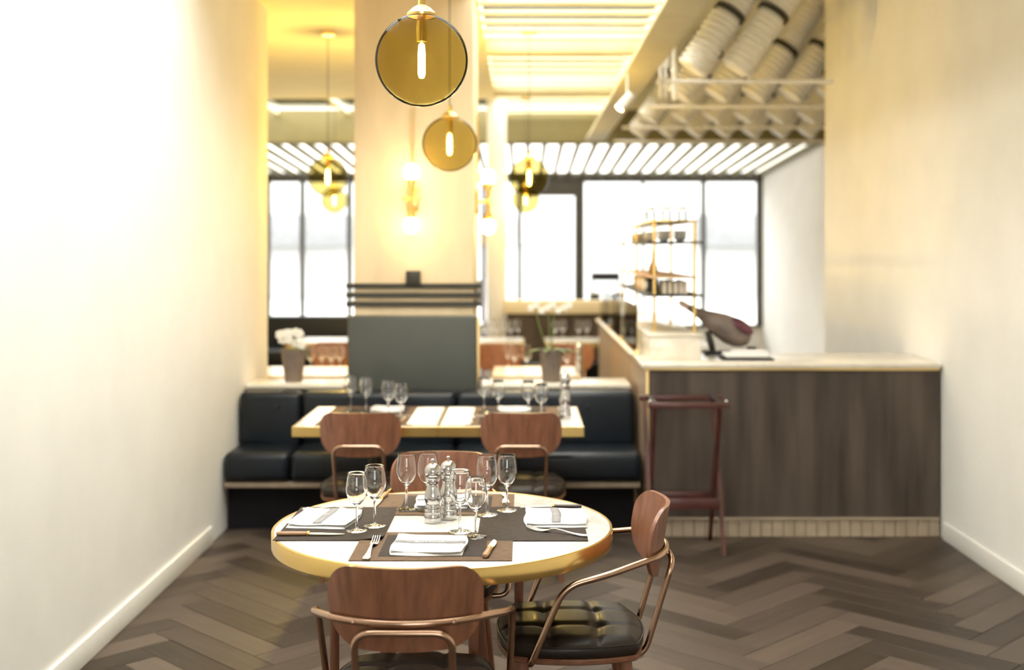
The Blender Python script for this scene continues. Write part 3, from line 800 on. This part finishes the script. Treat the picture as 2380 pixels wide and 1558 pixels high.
# ------------------------------------------------------------------ banquette and ledge
bq = empty('banquette', (0, 0, 0), label='long dark navy leather banquette running along the ledge', cat='bench')
bx('plinth', XL+.01, .66, 7.06, 7.44, 0, .27, 'plinth_black', bq)
bx('front_rail', XL+.01, .685, 6.955, 7.02, .262, .292, 'counter_side_wood', bq, bev=.004)
bx('seat_base', XL+.01, .69, 7.0, 7.46, .272, .30, 'dark_metal', bq)
sec = [(XL+.012, -1.357), (-1.353, -.409), (-.405, .690)]
for a, b in sec:
    s_ = bx('seat_cushion', a, b, 6.93, 7.36, .302, .468, 'leather_navy', bq, bev=.040, seg=5)
    bx('back_cushion', a, b, 7.31, 7.465, .44, .778, 'leather_navy', bq, bev=.040, seg=5)
for x in (-1.5, -.88, .14, .40):
    bm = bmesh.new(); bmesh.ops.create_uvsphere(bm, u_segments=12, v_segments=8, radius=.013)
    b = link('button', tomesh(bm, 'button'), 'leather_navy', bq); b.location = (x, 7.30, .69)
bx('back_board', XL+.01, .685, 7.467, 7.485, .0, .775, 'dark_metal', bq)
lg = 'stone ledge behind the banquette'
for a, b, lb in ((XL+.01, -1.12, 'cream stone ledge behind the banquette left of the column'), (-.268, .675, 'cream stone ledge behind the banquette right of the column')):
    r = empty('stone_ledge', ((a+b)/2, 7.68, 0), 0, lb, 'ledge', lg)
    box('cap', (0, 0, .790), (b-a, .36, .03), 'counter_stone', r, .008, 3)
    box('support_wall', (0, .0, .3875), (b-a-.02, .30, .775), 'counter_side_wood', r)

def pot(loc, label):
    r = empty('potted_flower', loc, 0, label, 'plant')
    lathe('pot', [(0, 0), (.052, 0), (.055, .004), (.078, .190), (.082, .192), (.082, .205), (.074, .205), (.068, .17), (0, .17)], 'pot_clay', r, n=28)
    lathe('soil', [(0, .171), (.068, .171), (.069, .182), (0, .188)], 'soil', r, n=20); return r
def leaf(name, r, base, dir_, L, wdt, droop, m='leaf'):
    bm = bmesh.new(); d = Vector(dir_).normalized(); side = d.cross(Vector((0,0,1))); 
    side = side.normalized() if side.length > .01 else Vector((1,0,0))
    n = 8; prev = None
    for i in range(n+1):
        t = i/n; p = Vector(base)+d*L*t+Vector((0,0,-droop*t*t*L)); h = wdt*math.sin(PI*min(.98, t*.92+.06))
        cur = [bm.verts.new(p-side*h), bm.verts.new(p+Vector((0,0,-h*.25))), bm.verts.new(p+side*h)]
        if prev:
            for k in (0, 1): bm.faces.new((prev[k], cur[k], cur[k+1], prev[k+1]))
        prev = cur
    o = link(name, tomesh(bm, name), m, r); md = o.modifiers.new('th', 'SOLIDIFY'); md.thickness = .0015; return o
def blossom(r, p, s, np_=5):
    bm = bmesh.new()
    for k in range(np_):
        a = 2*PI*k/np_; d = Vector((math.cos(a), -.35, math.sin(a)))
        q = bmesh.ops.create_uvsphere(bm, u_segments=8, v_segments=6, radius=s*.55)['verts']
        for v in q: v.co = Vector((v.co.x, v.co.y*.35, v.co.z)) + d*s*.6
    o = link('blossom', tomesh(bm, 'blossom'), 'petal', r); o.location = p; return o
p = pot(((1281-PX)/F*7.66, 7.66, .8055), 'tall clay pot with green leaves and thin orchid stems on the right ledge')
for k in range(9):
    a = 2*PI*k/9+.3; leaf('leaf', p, (0, 0, .18), (math.cos(a), math.sin(a)*.7, .55), .17+.03*(k % 3), .020, .55)
for k, (dx, dz) in enumerate(((-.105, .50), (-.02, .47), (.02, .42))):
    tube('flower_stem', [(dx*.2, 0, .18), (dx*.8, 0, .38), (dx, -.01, dz)], .0035, 'stem_green', p, fil=.08, n=6)
for k in range(8):
    blossom(p, (-.13+.035*k, -.02, .47+.02*math.sin(k*2.1)), .020)
p = pot(((682-PX)/F*7.66, 7.66, .8055), 'clay pot with white blossoms on the left ledge')
for k in range(10):
    a = 2*PI*k/10; leaf('leaf', p, (0, 0, .18), (math.cos(a), math.sin(a)*.7, .7), .12, .018, .5)
for k in range(11):
    a = random.uniform(0, 2*PI); rr = random.uniform(.02, .105); blossom(p, (rr*math.cos(a), rr*math.sin(a)*.6-.02, random.uniform(.215, .315)), .027)

# ------------------------------------------------------------------ bar counter
CXL, CYF, CZ = .712, 6.85, 1.0
bc = empty('bar_counter', (0, 0, 0), label='bar counter with dark wood front and cream stone top', cat='counter')
bx('front_panel', CXL+.012, XR-.012, CYF, CYF+.03, .115, .957, 'counter_wood', bc)
bx('side_panel', CXL, CXL+.03, CYF+.012, 11.2, .115, .957, 'counter_side_wood', bc)
bx('corner_trim', CXL-.006, CXL+.011, CYF-.006, CYF+.011, .0, .957, 'brass_satin', bc, bev=.002)
bx('under_trim', CXL-.012, XR-.012, CYF-.012, CYF+.0, .957, .972, 'brass_satin', bc, bev=.002)
bx('under_trim', CXL-.012, CXL, CYF+.0, 11.2, .957, .972, 'brass_satin', bc, bev=.002)
bx('core', CXL+.032, XR-.012, CYF+.032, CYF+.62, .0, .956, 'counter_wood', bc)
bx('core', CXL+.032, 1.25, CYF+.63, 11.2, .0, .956, 'counter_wood', bc)
bx('stone_top', CXL-.03, XR-.012, CYF-.025, CYF+.66, .973, 1.0, 'counter_stone', bc, bev=.006, seg=3)
bx('stone_top', CXL-.03, 1.28, CYF+.662, 11.22, .973, 1.0, 'counter_stone', bc, bev=.006, seg=3)
bx('plinth_cap', CXL+.014, XR-.012, CYF-.010, CYF, .103, .115, 'tile', bc)
x = CXL+.016
while x+.06 < XR-.01:
    bx('tile', x, x+.060, CYF+.002, CYF+.014, .002, .101, 'tile', bc, bev=.002, seg=1); x += .064
# raised stone upstand that carries the shelf tower
up = empty('stone_upstand', (0, 0, CZ+.001), label='low cream stone block on the bar carrying the brass shelf', cat='block')
bx('front_slab', .745, 1.045, 7.02, 7.05, 0, .138, 'counter_stone', up, bev=.004)
bx('side_slab', .745, .775, 7.05, 10.2, 0, .138, 'counter_stone', up, bev=.004)
bx('top_slab', .735, 1.055, 7.01, 10.2, .1385, .150, 'counter_stone', up, bev=.004)
# brass shelf tower
st = empty('brass_shelf', (0, 0, 1.1515), label='tall brass and dark shelf tower standing on the bar', cat='shelf')
SX0, SX1, SY0, SY1 = .790, 1.030, 7.18, 9.4
for x in (SX0, SX1):
    for y in (SY0, 8.3, SY1): tube('post', [(x, y, 0), (x, y, .665)], .010, 'brass', st, n=10)
for z, m_, ov in ((.215, 'dark_metal', .035), (.325, 'board_wood', .0), (.535, 'dark_metal', .035), (.662, 'brass', .0)):
    bx('shelf_board', SX0-ov-.012, SX1+ov+.012, SY0-.02, SY1+.02, z, z+.012, m_, st, bev=.002)
zb = 1.1515+.228
gB = 'books on the brass shelf'
xx = .835
for k, (w_, h_, m_, lb) in enumerate(((.035, .085, 'book_dark', 'dark book at the left end of the brass shelf'), (.030, .088, 'book_dark', 'second dark book on the brass shelf'), (.034, .080, 'book_dark', 'third dark book on the brass shelf'),
        (.028, .086, 'book_blue', 'blue book on the brass shelf'), (.022, .078, 'book_cream', 'cream book at the right end of the brass shelf'))):
    r = empty('book', (xx+w_/2, 7.27, zb-.0005), 0, lb, 'book', gB)
    box('cover', (0, 0, h_/2), (w_, .13, h_), m_, r, .002); box('pages', (0, -.0655, h_/2), (w_*.75, .003, h_*.9), 'book_cream', r)
    xx += w_+.002
gB = 'jars on top of the brass shelf'
zt = 1.1515+.6745
for k, (px, lb) in enumerate(((1515, 'left glass jar on top of the brass shelf'), (1549, 'middle glass jar on top of the brass shelf'), (1586, 'right glass jar on top of the brass shelf'))):
    r = empty('glass_jar', ((px-PX)/F*7.3, 7.3 if k else 7.35, zt), 0, lb, 'jar', gB)
    lathe('body', [(0, 0), (.026, 0), (.030, .006), (.030, .055), (.020, .066), (.020, .072), (.0185, .072), (.0185, .065), (.028, .054), (.028, .006), (0, .004)], 'jar_glass', r, n=24)
    lathe('lid', [(0, .0725), (.023, .0725), (.023, .084), (.020, .086), (0, .086)], 'board_wood', r, n=20)
gB = 'white bowls on the upper shelf'
for k, (x, y_) in enumerate(((.86, 7.3), (.96, 7.3), (.83, 7.75), (.86, 8.2), (.84, 8.7), (.86, 9.1))):
    r = empty('white_bowl', (x, y_, 1.1515+.5475), 0, 'white stacked bowls on the upper brass shelf, %s along its length' % ('front left', 'front right', 'second', 'third', 'fourth', 'fifth')[k], 'bowl', gB)
    for i in range(3):
        lathe('bowl', [(0, .018*i), (.02, .018*i), (.046, .018*i+.030), (.043, .018*i+.030), (.019, .018*i+.004), (0, .018*i+.004)], 'white_paint', r, n=24)
b = empty('bottle', (.800+.03, 7.62, 1.1515+.3375), 0, 'slender amber bottle on the wooden shelf board', 'bottle')
lathe('body', [(0, 0), (.028, 0), (.030, .004), (.030, .05), (.011, .085), (.009, .14), (0, .14)], 'bottle_glass', b, n=20)
lathe('cap', [(0, .1405), (.0095, .1405), (.0095, .155), (0, .155)], 'brass', b, n=14)
gB = 'packets on the lower brass shelf'
for k, (y_, m_, lb) in enumerate(((7.66, 'book_dark', 'dark packet on the lower brass shelf'), (7.90, 'book_cream', 'cream packet on the lower brass shelf'), (8.16, 'board_wood', 'tan packet on the lower brass shelf'), (8.48, 'book_dark', 'black packet farthest back on the lower brass shelf'))):
    r = empty('packet', (.825, y_, 1.1515+.2275), 0, lb, 'packet', gB)
    box('carton', (0, 0, .042), (.07, .17, .084), m_, r, .003); box('paper_label', (-.0357, 0, .045), (.001, .09, .04), 'linen', r)

# cured ham leg on its stand, on the bar
hm = empty('ham_stand', (1.245, 7.40, CZ+.001), 0, 'dark ham stand on the bar right of the shelf tower', 'stand')
box('board', (.06, 0, .010), (.36, .15, .018), 'book_dark', hm, .005)
box('upright', (-.085, 0, .082), (.035, .06, .125), 'dark_metal', hm, .004, 2, Matrix.Rotation(-.25, 4, 'Y'))
box('spike_block', (.17, 0, .034), (.05, .05, .028), 'dark_metal', hm, .004)
def ham():
    r = empty('cured_ham', (1.245, 7.40, CZ+.001), 0, 'cured ham leg lying slanted with its hoof up, on the bar', 'ham')
    A, B = Vector((-.270, 0, .318)), Vector((.155, 0, .085))
    bm = bmesh.new(); n = 20; rings = []
    prof = [(.10, .020), (.20, .024), (.32, .036), (.45, .058), (.58, .078), (.72, .088), (.86, .080), (.95, .058), (1.0, .03)]
    d = (B-A).normalized(); s_ = Vector((0, 1, 0)); u = d.cross(s_)
    for t, rr in prof:
        c = A+(B-A)*t
        rings.append([bm.verts.new(c + s_*math.cos(2*PI*k/n)*rr*.8 + u*math.sin(2*PI*k/n)*rr) for k in range(n)])
    for a, b in zip(rings, rings[1:]):
        for k in range(n): bm.faces.new((a[k], a[(k+1)%n], b[(k+1)%n], b[k]))
    bm.faces.new(rings[0][::-1]); bm.faces.new(rings[-1])
    link('skin', tomesh(bm, 'skin', True, 60), 'ham_skin', r)
    bm = bmesh.new(); bmesh.ops.create_uvsphere(bm, u_segments=18, v_segments=10, radius=1)
    for v in bm.verts: v.co = Vector((v.co.x*.085, v.co.y*.055, v.co.z*.028))
    o = link('cut_meat', tomesh(bm, 'cut_meat'), 'ham_meat', r); o.location = A+(B-A)*.80+Vector((.035, -.030, .046)); o.rotation_euler = (.5, .56, 0)
    tube('hoof', [A+(B-A)*-.02, A+(B-A)*.05, A+(B-A)*.11], .018, 'ham_fat', r, n=10, radii=[.015, .022, .019])
    return r
ham()
pl = empty('folded_cloth', (1.32, 7.08, CZ+.001), 0, 'white folded cloth on a dark tray at the bar front', 'cloth')
box('tray', (0, 0, .006), (.30, .20, .010), 'book_dark', pl, .004)
box('cloth', (.0, 0, .026), (.26, .17, .028), 'linen', pl, .012, 4)
box('cloth_fold', (.02, .0, .046), (.20, .13, .012), 'linen', pl, .005, 3)
# glass sneeze guard panels along the counter side
gd = empty('glass_guard', (0, 0, CZ+.001), label='low clear glass guard along the aisle side of the bar', cat='guard')
for k in range(3):
    bx('pane', .700, .706, 7.4+k*1.2, 8.55+k*1.2, .012, .30, 'pane', gd)
    for y in (7.41+k*1.2, 8.54+k*1.2): bx('clip', .694, .712, y-.015, y+.015, 0, .03, 'brass', gd)
# tray stand
ts = empty('tray_stand', (.895, 6.60, 0), 0, 'folding mahogany tray stand in front of the bar', 'stand')
for s, w_ in ((-1, .43), (1, .46)):
    bx('top_rail', -w_/2-.005, w_/2+.005, s*.165-.014, s*.165+.014, .795, .825, 'mahogany', ts, bev=.004)
for x, f in ((-.185, 1), (.165, 1), (-.205, -1), (.185, -1)):
    bm = bmesh.new()
    for (y0, z0), (y1, z1) in (((f*-.165, .796), (f*.18, .002)),):
        hw = .011; hy = .017
        q = [bm.verts.new((x+sx*hw, yy+sy*hy, zz)) for (yy, zz) in ((y0, z0), (y1, z1)) for sx, sy in ((-1,-1),(1,-1),(1,1),(-1,1))]
        for fc in ((0,1,2,3), (4,5,6,7), (0,1,5,4), (1,2,6,5), (2,3,7,6), (3,0,4,7)): bm.faces.new([q[k] for k in fc])
    link('leg', tomesh(bm, 'leg', False), 'mahogany', ts)
bx('stretcher', -.195, .175, -.10, -.082, .235, .295, 'mahogany', ts, bev=.003)
bx('stretcher', -.175, .155, .082, .10, .235, .295, 'mahogany', ts, bev=.003)
for x in (-.185, .165): bx('strap', x-.012, x+.012, -.16, .16, .826, .829, 'book_dark', ts)
for x in (-.21, .20):
    bm = bmesh.new(); bmesh.ops.create_uvsphere(bm, u_segments=10, v_segments=6, radius=.009)
    b = link('screw', tomesh(bm, 'screw'), 'steel', ts); b.location = (x, -.165, .832)

# ------------------------------------------------------------------ far furniture
pt = empty('partition', (0, 0, 0), label='low dark partition with cream cap before the rear windows', cat='partition')
bx('panel', -.175, 1.02, 12.9, 13.05, 0, .955, 'counter_wood', pt); bx('cap', -.20, 1.05, 12.86, 13.09, .956, 1.10, 'cream_shade', pt, bev=.01)
bx('bench_seat', -.15, 1.0, 12.42, 12.88, .30, .47, 'leather_navy', pt, bev=.04, seg=4)
struct(bx('wall_pillar', -.392, -.182, 13.1, 13.35, 0, ZC, 'white_paint', bev=.005), 'slim bright white pillar right of the column')
tag(bx('blue_board', -.455, -.40, 13.0, 13.03, 0, 1.33, 'blue_panel', bev=.004), 'narrow blue panel beside the white pillar', 'panel')
sb = empty('sideboard', (0, 0, 0), label='dark sideboard at the rear window beside the thick mullion', cat='sideboard')
bx('body', 1.02, 1.48, 17.9, 18.4, 0, .98, 'dark_metal', sb, bev=.01); bx('top', 1.0, 1.50, 17.88, 18.42, .981, 1.01, 'counter_stone', sb, bev=.004)
bx('shelf', 1.04, 1.46, 17.95, 18.3, 1.18, 1.30, 'book_dark', sb, bev=.004)
for x in (1.05, 1.45): bx('post', x-.012, x+.012, 18.1, 18.13, 1.011, 1.19, 'dark_metal', sb)
fb = empty('window_bench', (0, 0, 0), label='dark low bench under the left rear windows', cat='bench')
bx('seat', -3.9, -1.9, 13.6, 14.2, .30, .50, 'leather_navy', fb, bev=.03, seg=3); bx('back', -3.9, -1.9, 14.2, 14.34, .30, .86, 'leather_navy', fb, bev=.03, seg=3)
bx('base', -3.85, -1.95, 13.7, 14.2, 0, .30, 'dark_metal', fb)

# ------------------------------------------------------------------ pendant lamps
def make_pendant(loc, label, e):
    r = empty('globe_pendant', loc, 0, label, 'lamp', 'smoked globe pendants')
    bm = bmesh.new(); bmesh.ops.create_uvsphere(bm, u_segments=40, v_segments=24, radius=.150)
    link('globe', tomesh(bm, 'globe', ang=80), 'smoked', r)
    lathe('cap', [(0, .138), (.046, .138), (.048, .150), (.030, .168), (.012, .178), (.012, .21), (0, .21)], 'brass', r, n=24)
    tube('cord', [(0, 0, .205), (0, 0, ZC-loc[2]-.03)], .003, 'dark_metal', r, n=6)
    lathe('ceiling_rose', [(0, ZC-loc[2]-.03), (.05, ZC-loc[2]-.03), (.052, ZC-loc[2]-.001), (0, ZC-loc[2]-.001)], 'brass', r, n=20)
    lathe('socket', [(0, .06), (.016, .06), (.018, .10), (.014, .138), (0, .138)], 'brass', r, n=16)
    lathe('bulb', [(0, -.060), (.008, -.058), (.0125, -.045), (.0125, .02), (.010, .05), (0, .06)], 'bulb', r, n=16, ang=80)
    ld = bpy.data.lights.new('lamp_light', 'POINT'); ld.energy = e; ld.color = (1, .74, .26); ld.shadow_soft_size = .04
    lo = bpy.data.objects.new('lamp_light', ld); C.objects.link(lo); lo.parent = r; lo.location = (0, 0, 0.005)
    return r
for (px, py, Y), lb, e in (((980, 140, 3.86), 'large smoked globe pendant hanging above the round table', 6), ((1045, 335, 6.5), 'smoked globe pendant hanging in front of the column', 13),
        ((762, 411, 9.06), 'smoked globe pendant left of the column', 105), ((1230, 413, 9.06), 'smoked globe pendant right of the column above the aisle', 60),
        ((777, 466, 13.6), 'small distant smoked globe pendant left of the column', 40), ((1222, 464, 12.9), 'small distant smoked globe pendant below the right aisle globe', 30)):
    X, Y, Z = at(px, py, Y)
    make_pendant((X, Y, Z), lb, e)

# ------------------------------------------------------------------ duct tubes over the bar
def duct_mesh(top, bot, R, ribs):
    bm = bmesh.new(); A, B = Vector(bot), Vector(top); N = ribs*4
    pts = [A+(B-A)*(i/N) for i in range(N+1)]
    rad = [R*(1 if (i % 4) in (1, 2) else .80) for i in range(N+1)]
    bm_tube(bm, pts, R, 22, rad)
    return tomesh(bm, 'tube', ang=25)
dl = 'white flexible duct tubes over the bar'
rows = [(8.5, 1.20, 3, 'first row over the bar'), (10.0, 1.30, 5, 'second row'), (11.7, 1.22, 7, 'third row'), (13.2, 1.25, 8, 'fourth row')]
ordn = ('first', 'second', 'third', 'fourth', 'fifth', 'sixth', 'seventh', 'eighth')
base = duct_mesh((.54, 0, .80), (0, 0, 0), .117, 21)
for Y, x0, n, nm in rows:
    rl = tube('duct_rail', [(x0-.25, Y-.02, 2.84), (x0+.30*n+.1, Y-.02, 2.84)], .016, 'white_paint', None, n=8)
    tag(rl, 'thin white rail under the duct tubes, %s' % nm, 'rail', 'duct rails')
    for k in range(n):
        if x0+.31*k+.6 > (XR if Y < YR else XRF): continue
        r = empty('duct_tube', (x0+.31*k, Y, 2.93), 0, 'ribbed white flexible duct tube, %s from left in the %s' % (ordn[k], nm), 'duct', dl)
        link('tube', base, 'duct', r)
        t = tube('clamp', [(.27-.011, 0, .40-.016), (.27+.011, 0, .40+.016)], .121, 'duct_dark', r, n=22)
# standing pipe with hanging sign
sp = empty('hanging_sign', (1.062, 9.05, 0), 0, 'white hanging banner pole with small gold mark beside the ducts', 'sign')
tube('pole', [(.085, 0, 2.78), (.085, 0, 3.80)], .018, 'white_paint', sp, n=12)
tube('pole_collar', [(.085, 0, 2.985), (.085, 0, 3.02)], .026, 'white_paint', sp, n=12)
box('board', (0, 0, 3.40), (.095, .012, .74), 'white_paint', sp, .003)
for x in (-.02, .02): tube('tassel', [(x, 0, 3.03), (x, 0, 2.80)], .009, 'white_paint', sp, n=8)
me = text_mesh('#5', .075, .001); o = link('lettering', me, 'sign_gold', sp); o.location = (0, -.0075, 3.16); o.rotation_euler = (PI/2, 0, 0)
# spotlight under the soffit panel
so = empty('spotlight', (at(1449, 262, 8.9)[0], 8.9, 0), 0, 'small white spotlight under the suspended ceiling panel', 'lamp')
tube('stem', [(.03, 0, 2.972), (.03, 0, 2.80)], .008, 'white_paint', so, n=8)
bm = bmesh.new(); bm_tube(bm, [(.06, .0, 2.80), (-.03, -.02, 2.70)], .035, 16); link('housing', tomesh(bm, 'housing', ang=40), 'white_paint', so)
bm = bmesh.new(); bm_tube(bm, [(-.0305, -.0201, 2.6995), (-.034, -.021, 2.6955)], .030, 16); link('lens', tomesh(bm, 'lens', ang=40), 'bulb', so)
